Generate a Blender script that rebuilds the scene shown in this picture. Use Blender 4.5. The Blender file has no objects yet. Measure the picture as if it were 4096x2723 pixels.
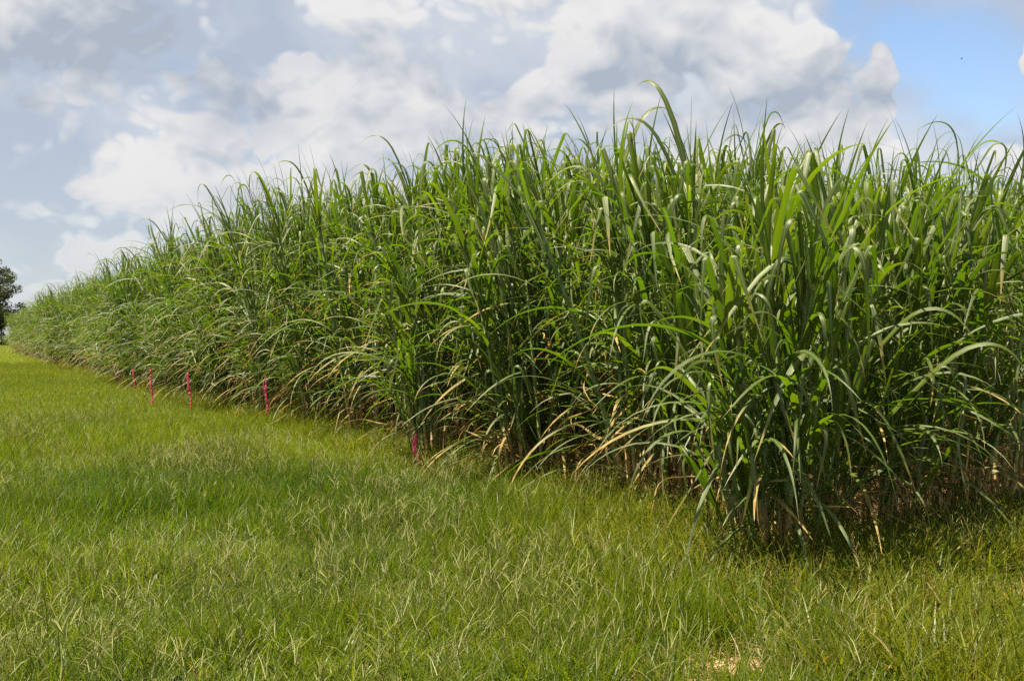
import bpy, math, random
import numpy as np
from mathutils import Matrix, Vector, Euler

scene = bpy.context.scene
COL = scene.collection
R = math.radians

# ------------------------------------------------------------------ camera
CAM_H, FPX, HORIZON = 1.66, 1059.0, 335.0      # eye height, focal length in px of a 1024 px wide frame, horizon row
cam_data = bpy.data.cameras.new("camera")
cam_data.sensor_width = 23.2
cam_data.lens = 23.2 * FPX / 1024.0
cam_data.clip_start, cam_data.clip_end = 0.05, 6000
camera = bpy.data.objects.new("camera", cam_data)
COL.objects.link(camera)
camera.location = (0, 0, CAM_H)
camera.rotation_euler = (R(90) - math.atan((340 - HORIZON) / FPX), 0, 0)
scene.camera = camera


# ------------------------------------------------------------------ world: Nishita sky with a cumulus layer
SUN_AZ = R(-101)      # compass angle from +Y (view direction), clockwise; negative = left
SUN_EL = R(70)

class Nodes:
    """tiny helper to write shader maths as expressions"""
    def __init__(self, tree):
        self.t = tree
        for n in list(tree.nodes): tree.nodes.remove(n)
    def add(self, kind, **kw):
        n = self.t.nodes.new(kind)
        for k, v in kw.items(): setattr(n, k, v)
        return n
    def link(self, a, b): self.t.links.new(a, b)
    def _in(self, sock, v):
        if isinstance(v, bpy.types.NodeSocket): self.link(v, sock)
        elif v is not None: sock.default_value = v
    def math(self, op, a, b=None, c=None, clamp=False):
        n = self.add("ShaderNodeMath", operation=op, use_clamp=clamp)
        self._in(n.inputs[0], a)
        if b is not None: self._in(n.inputs[1], b)
        if c is not None: self._in(n.inputs[2], c)
        return n.outputs[0]
    def vmath(self, op, a, b=None, scale=None):
        n = self.add("ShaderNodeVectorMath", operation=op)
        self._in(n.inputs[0], a)
        if b is not None: self._in(n.inputs[1], b)
        if scale is not None: self._in(n.inputs["Scale"], scale)
        return n.outputs["Value"] if op in ("DOT_PRODUCT", "LENGTH") else n.outputs[0]
    def smooth(self, v, lo, hi, a=0.0, b=1.0):
        n = self.add("ShaderNodeMapRange", interpolation_type='SMOOTHSTEP')
        self._in(n.inputs[0], v); self._in(n.inputs[1], lo); self._in(n.inputs[2], hi)
        n.inputs[3].default_value = a; n.inputs[4].default_value = b
        return n.outputs[0]
    def lin(self, v, lo, hi, a=0.0, b=1.0):
        n = self.add("ShaderNodeMapRange")
        self._in(n.inputs[0], v); n.inputs[1].default_value = lo; n.inputs[2].default_value = hi
        n.inputs[3].default_value = a; n.inputs[4].default_value = b
        return n.outputs[0]
    def noise(self, vec, scale, detail=5, rough=0.55, dist=0.0, color=False):
        n = self.add("ShaderNodeTexNoise")
        if vec is not None: self.link(vec, n.inputs["Vector"])
        n.inputs["Scale"].default_value = scale; n.inputs["Detail"].default_value = detail
        n.inputs["Roughness"].default_value = rough; n.inputs["Distortion"].default_value = dist
        return n.outputs["Color"] if color else n.outputs["Fac"]
    def mix(self, fac, a, b, mode='MIX'):
        n = self.add("ShaderNodeMix", data_type='RGBA', blend_type=mode)
        self._in(n.inputs[0], fac)
        for s, v in ((n.inputs[6], a), (n.inputs[7], b)):
            if isinstance(v, bpy.types.NodeSocket): self.link(v, s)
            else: s.default_value = (*v, 1.0)
        return n.outputs[2]
    def attr(self, name, kind='GEOMETRY'):
        n = self.add("ShaderNodeAttribute", attribute_type=kind, attribute_name=name)
        return n.outputs["Fac"]


def px_dir(x, y):
    """azimuth and elevation in degrees of a direction"""
    az = math.atan2(x - 512, FPX)
    return math.degrees(az), math.degrees(math.atan2((HORIZON - y) * math.cos(az), FPX))

world = bpy.data.worlds.new("World")
scene.world = world
world.use_nodes = True
world.cycles.sampling_method = 'NONE'
w = Nodes(world.node_tree)
sky = w.add("ShaderNodeTexSky", sky_type='NISHITA', sun_disc=False)
sky.sun_elevation = SUN_EL
sky.sun_rotation = SUN_AZ
sky.altitude = 50; sky.air_density = 1.0; sky.dust_density = 0.6; sky.ozone_density = 1.6
geo = w.add("ShaderNodeTexCoord")
dirv = geo.outputs["Generated"]
sep = w.add("ShaderNodeSeparateXYZ"); w.link(dirv, sep.inputs[0])
deg = 180 / math.pi
az = w.math('MULTIPLY', w.math('ARCTAN2', sep.outputs[0], sep.outputs[1]), deg)
el = w.math('MULTIPLY', w.math('ARCSINE', sep.outputs[2]), deg)
# clouds flatten towards the horizon
flat = w.add("ShaderNodeCombineXYZ")
w.link(sep.outputs[0], flat.inputs[0]); w.link(sep.outputs[1], flat.inputs[1])
w.link(w.math('MULTIPLY', w.math('POWER', w.math('MAXIMUM', sep.outputs[2], 0.0), 0.8), 1.15), flat.inputs[2])
P = flat.outputs[0]
warp = w.vmath('SCALE', w.vmath('SUBTRACT', w.noise(P, 9, 1, 0.5, color=True), (0.5, 0.5, 0.5)), scale=0.03)
PW = w.vmath('ADD', P, warp)

wob = w.noise(P, 6.0, 3, 0.55, color=True)
wsep = w.add("ShaderNodeSeparateColor"); w.link(wob, wsep.inputs[0])
azw = w.math('ADD', az, w.math('MULTIPLY', w.math('SUBTRACT', wsep.outputs[0], 0.5), 9.0))
elw = w.math('ADD', el, w.math('MULTIPLY', w.math('SUBTRACT', wsep.outputs[1], 0.5), 5.0))

def blob(x, y, sx, sy, amp):
    """a cloud bank (amp > 0) or a gap (amp < 0) standing in one part of the sky; sizes in frame pixels"""
    a, e = px_dir(x, y)
    da = w.math('DIVIDE', w.math('SUBTRACT', azw, a), sx / FPX * deg)
    de = w.math('DIVIDE', w.math('SUBTRACT', elw, e), sy / FPX * deg)
    r2 = w.math('ADD', w.math('MULTIPLY', da, da), w.math('MULTIPLY', de, de))
    return w.math('MULTIPLY', w.math('EXPONENT', w.math('MULTIPLY', r2, -1.0)), amp)

def total(items):
    v = items[0]
    for i in items[1:]: v = w.math('ADD', v, i)
    return v

# sheet of thin high and middle cloud
sheet_n = w.noise(PW, 3.6, 5, 0.55)
gaps = total([blob(950, 45, 85, 65, -0.29), blob(985, 125, 75, 60, -0.16), blob(520, 66, 55, 14, -0.26),
              blob(845, 15, 30, 30, -0.10), blob(5, 165, 45, 45, 0.04), blob(455, 215, 40, 22, -0.08),
              blob(372, 160, 12, 12, -0.10), blob(880, 150, 30, 30, -0.08)])
sheet_n = w.math('ADD', sheet_n, w.smooth(el, 22.0, 60.0, 0.21, 0.02))
sheet = w.smooth(w.math('ADD', sheet_n, gaps), 0.38, 0.64)

# cumulus heaps: billowy noise, lit from the sun's side
def heap_field(vec):
    big = w.noise(vec, 5.0, 2, 0.5)
    v = w.math('MULTIPLY', big, 0.62)
    for sc, wt in ((11.0, 0.62), (25.0, 0.36), (56.0, 0.20)):
        v = w.math('ADD', v, w.math('MULTIPLY', w.math('ABSOLUTE', w.math('SUBTRACT', w.noise(vec, sc, 0), 0.5)), wt))
    return v

heap = heap_field(PW)
SUNV = (math.sin(SUN_AZ) * math.cos(SUN_EL), math.cos(SUN_AZ) * math.cos(SUN_EL), math.sin(SUN_EL))
heap_off = heap_field(w.vmath('ADD', PW, (-0.010, 0.0, 0.018)))
far_off = w.noise(w.vmath('ADD', PW, (-0.03, 0.0, 0.06)), 5.0, 2, 0.5)
banks = total([blob(718, 52, 40, 34, 0.17), blob(735, 120, 75, 34, 0.15), blob(815, 88, 48, 34, 0.17),
               blob(615, 38, 46, 40, 0.15), blob(590, 90, 80, 26, 0.07), blob(893, 74, 11, 11, 0.40), blob(890, 108, 18, 24, 0.36),
               blob(1030, 62, 24, 30, 0.42), blob(490, 118, 70, 28, 0.17), blob(170, 95, 240, 110, 0.115),
               blob(70, 25, 150, 50, 0.08), blob(420, 75, 90, 36, 0.07), blob(330, 115, 70, 30, 0.06), blob(100, 190, 110, 26, 0.09),
               blob(300, 185, 90, 24, 0.09), blob(760, 165, 330, 26, 0.10),
               blob(955, 50, 62, 60, -0.21), blob(960, 118, 48, 30, -0.16), blob(850, 10, 35, 35, -0.18),
               blob(525, 66, 50, 14, -0.24), blob(5, 165, 36, 36, -0.02)])
# seen end on, heaps close up towards the horizon; overhead they stand apart
overhead = w.smooth(el, 22.0, 60.0, 0.0, -0.10)
heap_d = w.math('ADD', w.math('ADD', heap, banks), overhead)
heap_d = w.math('ADD', heap_d, w.math('MULTIPLY', w.math('SUBTRACT', w.noise(PW, 22.0, 4, 0.6), 0.5), 0.13))
heap_m = w.smooth(heap_d, 0.425, 0.505)
lit = w.math('ADD', w.math('MULTIPLY', w.math('SUBTRACT', heap, heap_off), 2.6), 0.70)
lit = w.math('ADD', lit, w.math('MULTIPLY', w.math('SUBTRACT', w.noise(PW, 5.0, 2, 0.5), far_off), 2.2), clamp=True)
lit = w.math('ADD', lit, w.math('MULTIPLY', w.math('SUBTRACT', w.noise(PW, 30.0, 5, 0.62), 0.5), 0.75), clamp=True)
thick = w.smooth(heap_d, 0.60, 0.82)
# grey undersides of the larger banks
under = total([blob(100, 38, 75, 30, 0.95), blob(20, 60, 60, 18, 0.4), blob(240, 108, 55, 40, 0.62), blob(200, 70, 60, 20, 0.25), blob(395, 118, 55, 16, 0.70), blob(330, 70, 70, 20, 0.25),
               blob(470, 55, 110, 24, 0.36), blob(625, 82, 34, 12, 0.60), blob(738, 112, 46, 12, 0.25), blob(18, 172, 42, 34, 0.9),
               blob(255, 196, 50, 16, 0.45), blob(640, 55, 16, 20, 0.40), blob(742, 70, 22, 14, 0.22), blob(820, 105, 40, 12, 0.25)])
under = w.math('MULTIPLY', under, w.smooth(w.noise(PW, 8, 3, 0.55), 0.22, 0.66, 0.0, 1.0))
shade = w.math('SUBTRACT', lit, w.math('ADD', w.math('MULTIPLY', thick, 0.10), under), clamp=True)
heap_c = w.mix(shade, (0.47, 0.535, 0.635), (0.93, 0.92, 0.92))
sheet_v = w.math('SUBTRACT', w.smooth(w.noise(PW, 6.5, 4, 0.55), 0.35, 0.68), under, clamp=True)
sheet_c = w.mix(sheet_v, (0.52, 0.58, 0.68), (0.77, 0.79, 0.83))
cloud_c = w.mix(heap_m, sheet_c, heap_c)
cover = w.math('MAXIMUM', w.math('MULTIPLY', sheet, 0.90), heap_m)
# moist air towards the horizon
low = w.smooth(el, 0.0, 10.0, 0.62, 0.0)
cloud_c = w.mix(low, cloud_c, (0.64, 0.70, 0.75))
bg_sky = w.add("ShaderNodeBackground"); w.link(sky.outputs[0], bg_sky.inputs[0]); bg_sky.inputs[1].default_value = 0.075
bg_cld = w.add("ShaderNodeBackground"); w.link(cloud_c, bg_cld.inputs[0]); bg_cld.inputs[1].default_value = 0.345
mixs = w.add("ShaderNodeMixShader"); w.link(cover, mixs.inputs[0])
w.link(bg_sky.outputs[0], mixs.inputs[1]); w.link(bg_cld.outputs[0], mixs.inputs[2])
wo = w.add("ShaderNodeOutputWorld"); w.link(mixs.outputs[0], wo.inputs[0])

# ------------------------------------------------------------------ sun and exposure
sun_data = bpy.data.lights.new("sun", 'SUN')
sun_data.energy = 5.0
sun_data.angle = R(0.53)
sun_data.color = (1.0, 0.93, 0.79)
sun = bpy.data.objects.new("sun", sun_data)
COL.objects.link(sun)
sun.rotation_euler = Vector(SUNV).to_track_quat('Z', 'Y').to_euler()
scene.view_settings.view_transform = 'Standard'
scene.view_settings.look = 'None'
scene.view_settings.exposure = 1.4
scene.view_settings.gamma = 1.0
scene.view_settings.use_curve_mapping = False
scene.render.engine = 'CYCLES'
scene.cycles.max_bounces = 5
scene.cycles.diffuse_bounces = 3
scene.cycles.glossy_bounces = 2
scene.cycles.transmission_bounces = 4
scene.cycles.transparent_max_bounces = 4
scene.cycles.sample_clamp_indirect = 6
scene.cycles.use_denoising = False

# ------------------------------------------------------------------ helpers
rng = np.random.default_rng(11)

def ground_at(x, y, z=0.0):
    """ground point seen at a pixel of the 1024 px frame"""
    d = CAM_H / (y - HORIZON)
    return Vector(((x - 512) * d, FPX * d, z))

def make_mesh(name, V, Q, attrs=None, mat=None, smooth=True, T=None):
    V = np.asarray(V, np.float32).reshape(-1, 3)
    Q = np.asarray(Q, np.int32).reshape(-1, 4)
    T = np.zeros((0, 3), np.int32) if T is None else np.asarray(T, np.int32).reshape(-1, 3)
    me = bpy.data.meshes.new(name)
    nq, nt = len(Q), len(T)
    me.vertices.add(len(V)); me.vertices.foreach_set("co", V.ravel())
    me.loops.add(nq * 4 + nt * 3)
    me.loops.foreach_set("vertex_index", np.concatenate([Q.ravel(), T.ravel()]).astype(np.int32))
    me.polygons.add(nq + nt)
    me.polygons.foreach_set("loop_start", np.concatenate([np.arange(nq) * 4, nq * 4 + np.arange(nt) * 3]).astype(np.int32))
    me.polygons.foreach_set("loop_total", np.concatenate([np.full(nq, 4), np.full(nt, 3)]).astype(np.int32))
    me.polygons.foreach_set("use_smooth", np.full(nq + nt, smooth))
    me.update(calc_edges=True)
    for k, a in (attrs or {}).items():
        at = me.attributes.new(k, 'FLOAT', 'POINT')
        at.data.foreach_set("value", np.asarray(a, np.float32))
    for m in (mat if isinstance(mat, list) else [mat] if mat else []): me.materials.append(m)
    return me

def tag(o, label=None, cat=None, group=None, kind=None):
    if label: o["label"] = label
    if cat: o["category"] = cat
    if group: o["group"] = group
    if kind: o["kind"] = kind
    return o

def link(name, data, parent=None):
    o = bpy.data.objects.new(name, data)
    COL.objects.link(o)
    if parent is not None: o.parent = parent
    return o

class Bag:
    """collects quads with per-vertex attributes into one mesh"""
    def __init__(self): self.V, self.Q, self.A, self.n = [], [], {}, 0
    def add(self, V, Q, attrs):
        self.V.append(V); self.Q.append(Q + self.n); self.n += len(V)
        for k, a in attrs.items(): self.A.setdefault(k, []).append(np.broadcast_to(np.asarray(a, np.float32), (len(V),)))
    def mesh(self, name, mat):
        return make_mesh(name, np.concatenate(self.V), np.concatenate(self.Q), {k: np.concatenate(a) for k, a in self.A.items()}, mat)

def tube(path, rad, sides=6):
    path = np.asarray(path, float); n = len(path); rad = np.broadcast_to(rad, (n,))
    tan = np.gradient(path, axis=0); tan /= np.linalg.norm(tan, axis=1)[:, None] + 1e-9
    ref = np.array([0.0, 1.0, 0.0]) if abs(tan[0][1]) < 0.9 else np.array([1.0, 0, 0])
    s = np.cross(tan, ref); s /= np.linalg.norm(s, axis=1)[:, None] + 1e-9
    t = np.cross(tan, s)
    th = np.arange(sides) / sides * 2 * np.pi
    V = path[:, None] + rad[:, None, None] * (s[:, None] * np.cos(th)[None, :, None] + t[:, None] * np.sin(th)[None, :, None])
    i = np.arange(n - 1)[:, None] * sides; j = np.arange(sides)[None]; k = (j + 1) % sides
    Q = np.stack([i + j, i + k, i + sides + k, i + sides + j], -1).reshape(-1, 4)
    return V.reshape(-1, 3), Q

# ------------------------------------------------------------------ materials
def material(name):
    m = bpy.data.materials.new(name); m.use_nodes = True
    return m, Nodes(m.node_tree)

def leaf_output(s, color, trans, rough, spec, fac, bump=None):
    """a thin blade: diffuse reflection, light passing through, a waxy gloss"""
    d = s.add("ShaderNodeBsdfDiffuse"); s._in(d.inputs["Color"], color)
    g = s.add("ShaderNodeBsdfGlossy"); g.inputs["Color"].default_value = (1.0, 0.97, 0.80, 1); s._in(g.inputs["Roughness"], rough)
    t = s.add("ShaderNodeBsdfTranslucent"); s._in(t.inputs[0], trans)
    if bump is not None:
        b = s.add("ShaderNodeBump"); b.inputs["Strength"].default_value = 0.25; b.inputs["Distance"].default_value = 0.004
        s.link(bump, b.inputs["Height"]); s.link(b.outputs[0], g.inputs["Normal"])
    mx = s.add("ShaderNodeMixShader"); s._in(mx.inputs[0], fac)
    s.link(d.outputs[0], mx.inputs[1]); s.link(t.outputs[0], mx.inputs[2])
    m2 = s.add("ShaderNodeMixShader"); s._in(m2.inputs[0], spec)
    s.link(mx.outputs[0], m2.inputs[1]); s.link(g.outputs[0], m2.inputs[2])
    o = s.add("ShaderNodeOutputMaterial"); s.link(m2.outputs[0], o.inputs[0])

def cane_leaf_material():
    m, s = material("cane_leaf_green")
    u, v, tint, dry = (s.attr(k) for k in ("u", "v", "tint", "dry"))
    info = s.add("ShaderNodeObjectInfo")
    ti = s.math('ADD', tint, s.math('MULTIPLY', s.math('SUBTRACT', info.outputs["Random"], 0.5), 0.35), clamp=True)
    g = s.mix(ti, (0.032, 0.062, 0.004), (0.105, 0.135, 0.011))
    tc = s.add("ShaderNodeTexCoord").outputs["Object"]
    blot = s.noise(tc, 7, 2)
    g = s.mix(s.smooth(blot, 0.35, 0.7, 0.0, 0.35), g, (0.085, 0.110, 0.016))
    # yellowing tips and lower blades
    yel = s.math('MULTIPLY', s.smooth(v, 0.72, 1.0), s.smooth(tint, 0.55, 1.0), clamp=True)
    g = s.mix(s.math('MULTIPLY', yel, 0.6), g, (0.30, 0.24, 0.05))
    # lengthwise veins and the pale midrib
    stripe = s.math('SINE', s.math('MULTIPLY', u, 70.0))
    g = s.mix(s.math('MULTIPLY', s.math('ADD', stripe, 1.0), 0.07), g, (0.02, 0.04, 0.006))
    off = s.math('ABSOLUTE', s.math('SUBTRACT', u, 0.5))
    rib = s.math('MULTIPLY', s.smooth(off, 0.045, 0.085, 1.0, 0.0), s.smooth(v, 0.55, 0.95, 0.8, 0.0))
    g = s.mix(rib, g, (0.24, 0.30, 0.10))
    dn = s.noise(tc, 11, 3)
    straw = s.mix(s.smooth(dn, 0.3, 0.7), (0.30, 0.165, 0.040), (0.58, 0.41, 0.15))
    c = s.mix(dry, g, straw)
    lum = s.mix(ti, (0.085, 0.180, 0.003), (0.210, 0.310, 0.004))
    lum = s.mix(s.math('MULTIPLY', s.math('ADD', stripe, 1.0), 0.10), lum, (0.03, 0.06, 0.003))
    lum = s.mix(dry, lum, s.mix(1.0, straw, (0.8, 0.66, 0.42), 'MULTIPLY'))
    leaf_output(s, c, lum, s.math('ADD', 0.43, s.math('MULTIPLY', dry, 0.25)), s.math('SUBTRACT', 0.045, s.math('MULTIPLY', dry, 0.03)), 0.44, stripe)
    return m

def cane_stalk_material():
    m, s = material("cane_stalk")
    h, nd, dry = s.attr("h"), s.attr("node"), s.attr("dry")
    tc = s.add("ShaderNodeTexCoord").outputs["Object"]
    st = s.add("ShaderNodeMapping"); s.link(tc, st.inputs[0]); st.inputs["Scale"].default_value = (60, 60, 5)
    n = s.noise(st.outputs[0], 1.0, 3)
    green = s.mix(s.smooth(n, 0.3, 0.7), (0.085, 0.135, 0.026), (0.20, 0.255, 0.085))
    tan = s.mix(s.smooth(n, 0.32, 0.68), (0.27, 0.15, 0.05), (0.52, 0.35, 0.15))
    edge = s.math('ADD', h, s.math('MULTIPLY', s.math('SUBTRACT', s.noise(tc, 3.0, 2), 0.5), 0.9))
    c = s.mix(s.smooth(edge, 0.30, 0.85), tan, green)
    ring = s.smooth(nd, 0.90, 0.97)
    c = s.mix(s.math('MULTIPLY', ring, 0.75), c, (0.20, 0.14, 0.035))
    p = s.add("ShaderNodeBsdfPrincipled"); s.link(c, p.inputs["Base Color"]); p.inputs["Roughness"].default_value = 0.55; p.inputs["Specular IOR Level"].default_value = 0.2
    o = s.add("ShaderNodeOutputMaterial"); s.link(p.outputs[0], o.inputs[0])
    return m

def grass_material(name, lo, hi, trans, dead=(0.42, 0.27, 0.09), spec=0.35, fac=0.45):
    m, s = material(name)
    tint, dry = s.attr("tint"), s.attr("dry")
    patch = s.attr("patch", 'INSTANCER')
    ti = s.math('ADD', tint, s.math('SUBTRACT', patch, 0.5), clamp=True)
    g = s.mix(ti, lo, hi)
    c = s.mix(dry, g, dead)
    t = s.mix(dry, s.mix(1.0, g, trans, 'MULTIPLY'), s.mix(1.0, dead, (0.8, 0.6, 0.4), 'MULTIPLY') if False else (dead[0] * 0.7, dead[1] * 0.55, dead[2] * 0.4))
    leaf_output(s, c, t, 0.42, spec * 0.05, fac)
    return m

def plain_material(name, color, rough=0.7, emit=None, noise_scale=None, color2=None, trans=0.0):
    m, s = material(name)
    c = color
    if color2 is not None:
        tc = s.add("ShaderNodeTexCoord").outputs["Object"]
        c = s.mix(s.smooth(s.noise(tc, noise_scale, 5), 0.35, 0.65), color, color2)
    p = s.add("ShaderNodeBsdfPrincipled")
    if isinstance(c, tuple): p.inputs["Base Color"].default_value = (*c, 1)
    else: s.link(c, p.inputs["Base Color"])
    p.inputs["Roughness"].default_value = rough
    out = p.outputs[0]
    if trans:
        t = s.add("ShaderNodeBsdfTranslucent"); t.inputs[0].default_value = (*color, 1)
        mx = s.add("ShaderNodeMixShader"); mx.inputs[0].default_value = trans
        s.link(out, mx.inputs[1]); s.link(t.outputs[0], mx.inputs[2]); out = mx.outputs[0]
    o = s.add("ShaderNodeOutputMaterial"); s.link(out, o.inputs[0])
    return m

M_LEAF = cane_leaf_material()
M_STALK = cane_stalk_material()
M_TURF = grass_material("turf_blades", (0.032, 0.070, 0.003), (0.108, 0.135, 0.006), (2.3, 2.3, 0.4))
M_SEED = grass_material("seed_grass", (0.08, 0.11, 0.010), (0.36, 0.36, 0.12), (1.2, 1.15, 0.7), spec=0.4, fac=0.3)
M_WEED = grass_material("weed_blades", (0.042, 0.078, 0.004), (0.150, 0.155, 0.009), (2.2, 2.1, 0.7))
M_LITTER = grass_material("dry_litter", (0.19, 0.095, 0.030), (0.40, 0.25, 0.10), (0.6, 0.5, 0.4), fac=0.15)

# ------------------------------------------------------------------ the field's frame
UX, UY = -0.4650, 0.8853          # along the field's open edge, away from the camera
VX, VY = 0.8150, 0.5795           # along the rows, into the field
ORIGIN = ground_at(755, 558)      # foot of the corner clump
def field(u, v): return (ORIGIN.x + UX * u + VX * v, ORIGIN.y + UY * u + VY * v)
DET = UX * VY - UY * VX
def to_field(x, y):
    dx, dy = x - ORIGIN.x, y - ORIGIN.y
    return (dx * VY - dy * VX) / DET, (UX * dy - UY * dx) / DET
FIELD_LEN = 112.0
ROW = 1.9

# ------------------------------------------------------------------ ground
def ground_material():
    m, s = material("meadow_soil")
    tc = s.add("ShaderNodeTexCoord").outputs["Object"]
    n1 = s.noise(tc, 0.35, 5); n2 = s.noise(tc, 6.0, 5); n3 = s.noise(tc, 45.0, 3)
    c = s.mix(s.smooth(n2, 0.35, 0.65), (0.030, 0.040, 0.010), (0.060, 0.064, 0.018))
    c = s.mix(s.smooth(n1, 0.4, 0.65, 0.0, 0.6), c, (0.080, 0.078, 0.024))
    c = s.mix(s.smooth(n3, 0.62, 0.75, 0.0, 0.5), c, (0.22, 0.16, 0.07))
    p = s.add("ShaderNodeBsdfPrincipled"); s.link(c, p.inputs["Base Color"]); p.inputs["Roughness"].default_value = 0.95
    p.inputs["Specular IOR Level"].default_value = 0.1
    b = s.add("ShaderNodeBump"); b.inputs["Strength"].default_value = 0.6; b.inputs["Distance"].default_value = 0.02
    s.link(n3, b.inputs["Height"]); s.link(b.outputs[0], p.inputs["Normal"])
    o = s.add("ShaderNodeOutputMaterial"); s.link(p.outputs[0], o.inputs[0])
    return m

G = 3500.0
gm = make_mesh("ground", [(-G, -40, 0), (G, -40, 0), (G, G, 0), (-G, G, 0)], [(0, 1, 2, 3)], mat=ground_material(), smooth=False)
tag(link("ground", gm), "flat ground under the mown grass reaching to the horizon", "ground", kind="structure")

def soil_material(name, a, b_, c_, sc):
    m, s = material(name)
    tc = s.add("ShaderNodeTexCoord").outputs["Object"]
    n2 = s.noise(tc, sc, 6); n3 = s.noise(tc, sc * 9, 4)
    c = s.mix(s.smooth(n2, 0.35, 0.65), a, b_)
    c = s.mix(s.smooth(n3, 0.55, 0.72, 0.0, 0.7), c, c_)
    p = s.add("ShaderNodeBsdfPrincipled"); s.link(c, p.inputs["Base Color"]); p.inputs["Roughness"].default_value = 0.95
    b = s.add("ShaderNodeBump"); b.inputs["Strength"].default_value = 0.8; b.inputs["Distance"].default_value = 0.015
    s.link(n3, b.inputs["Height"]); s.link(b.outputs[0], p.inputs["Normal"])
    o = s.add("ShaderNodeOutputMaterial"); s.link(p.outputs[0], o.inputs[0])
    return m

def soil_sheet(name, poly, z, mat, label):
    """a slightly domed, uneven patch of earth"""
    poly = np.array(poly, float); c = poly.mean(0); n = len(poly)
    V = [(c[0], c[1], z + 0.006)] + [(*(c + (p - c) * k), z + (0.004 if k < 1 else 0.0)) for k in (0.5, 1.0) for p in poly]
    T = [(0, 1 + i, 1 + (i + 1) % n) for i in range(n)]
    Q = [(1 + i, 1 + n + i, 1 + n + (i + 1) % n, 1 + (i + 1) % n) for i in range(n)]
    me = make_mesh(name, V, Q, mat=mat, T=T)
    return tag(link(name, me), label, "soil", kind="structure")

# earth under the cane
edge_pts = [field(u, 0.15 + 0.25 * math.sin(u * 1.7) + 0.15 * math.sin(u * 4.1)) for u in np.linspace(-0.15, FIELD_LEN, 160)]
right_pts = [field(-0.05 - 0.1 * math.sin(v * 2.1), v) for v in np.linspace(0.4, 40, 50)]
poly = right_pts[::-1] + edge_pts + [field(FIELD_LEN, 40)]
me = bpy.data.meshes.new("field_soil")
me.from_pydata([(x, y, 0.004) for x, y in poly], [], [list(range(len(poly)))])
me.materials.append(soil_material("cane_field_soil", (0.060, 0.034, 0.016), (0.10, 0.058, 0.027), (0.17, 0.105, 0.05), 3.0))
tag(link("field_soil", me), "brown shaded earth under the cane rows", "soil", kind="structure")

def patch_poly(cx, cy, rx, ry, seed):
    r = random.Random(seed); c = ground_at(cx, cy)
    k = [0.75 + 0.5 * r.random() for _ in range(14)]
    return [(c.x + rx * k[i] * math.cos(i / 14 * 6.283), c.y + ry * k[i] * math.sin(i / 14 * 6.283)) for i in range(14)]
M_SAND = soil_material("sandy_soil", (0.36, 0.21, 0.105), (0.47, 0.30, 0.165), (0.55, 0.40, 0.25), 5.0)
BARE = [(722, 668, 0.22, 0.24), (765, 634, 0.22, 0.20), (1005, 596, 0.42, 0.30), (700, 690, 0.22, 0.22)]
for i, (x, y, rx, ry) in enumerate(BARE):
    soil_sheet("bare_soil", patch_poly(x, y, rx, ry, i), 0.005 + 0.0015 * i, M_SAND,
               ["sandy bare patch in the weeds at the bottom right", "strawy bare patch just in front of the coarse weeds",
                "thin sandy patch in the grass at the right edge", "sandy bare spot at the lower frame edge"][i])

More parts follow.
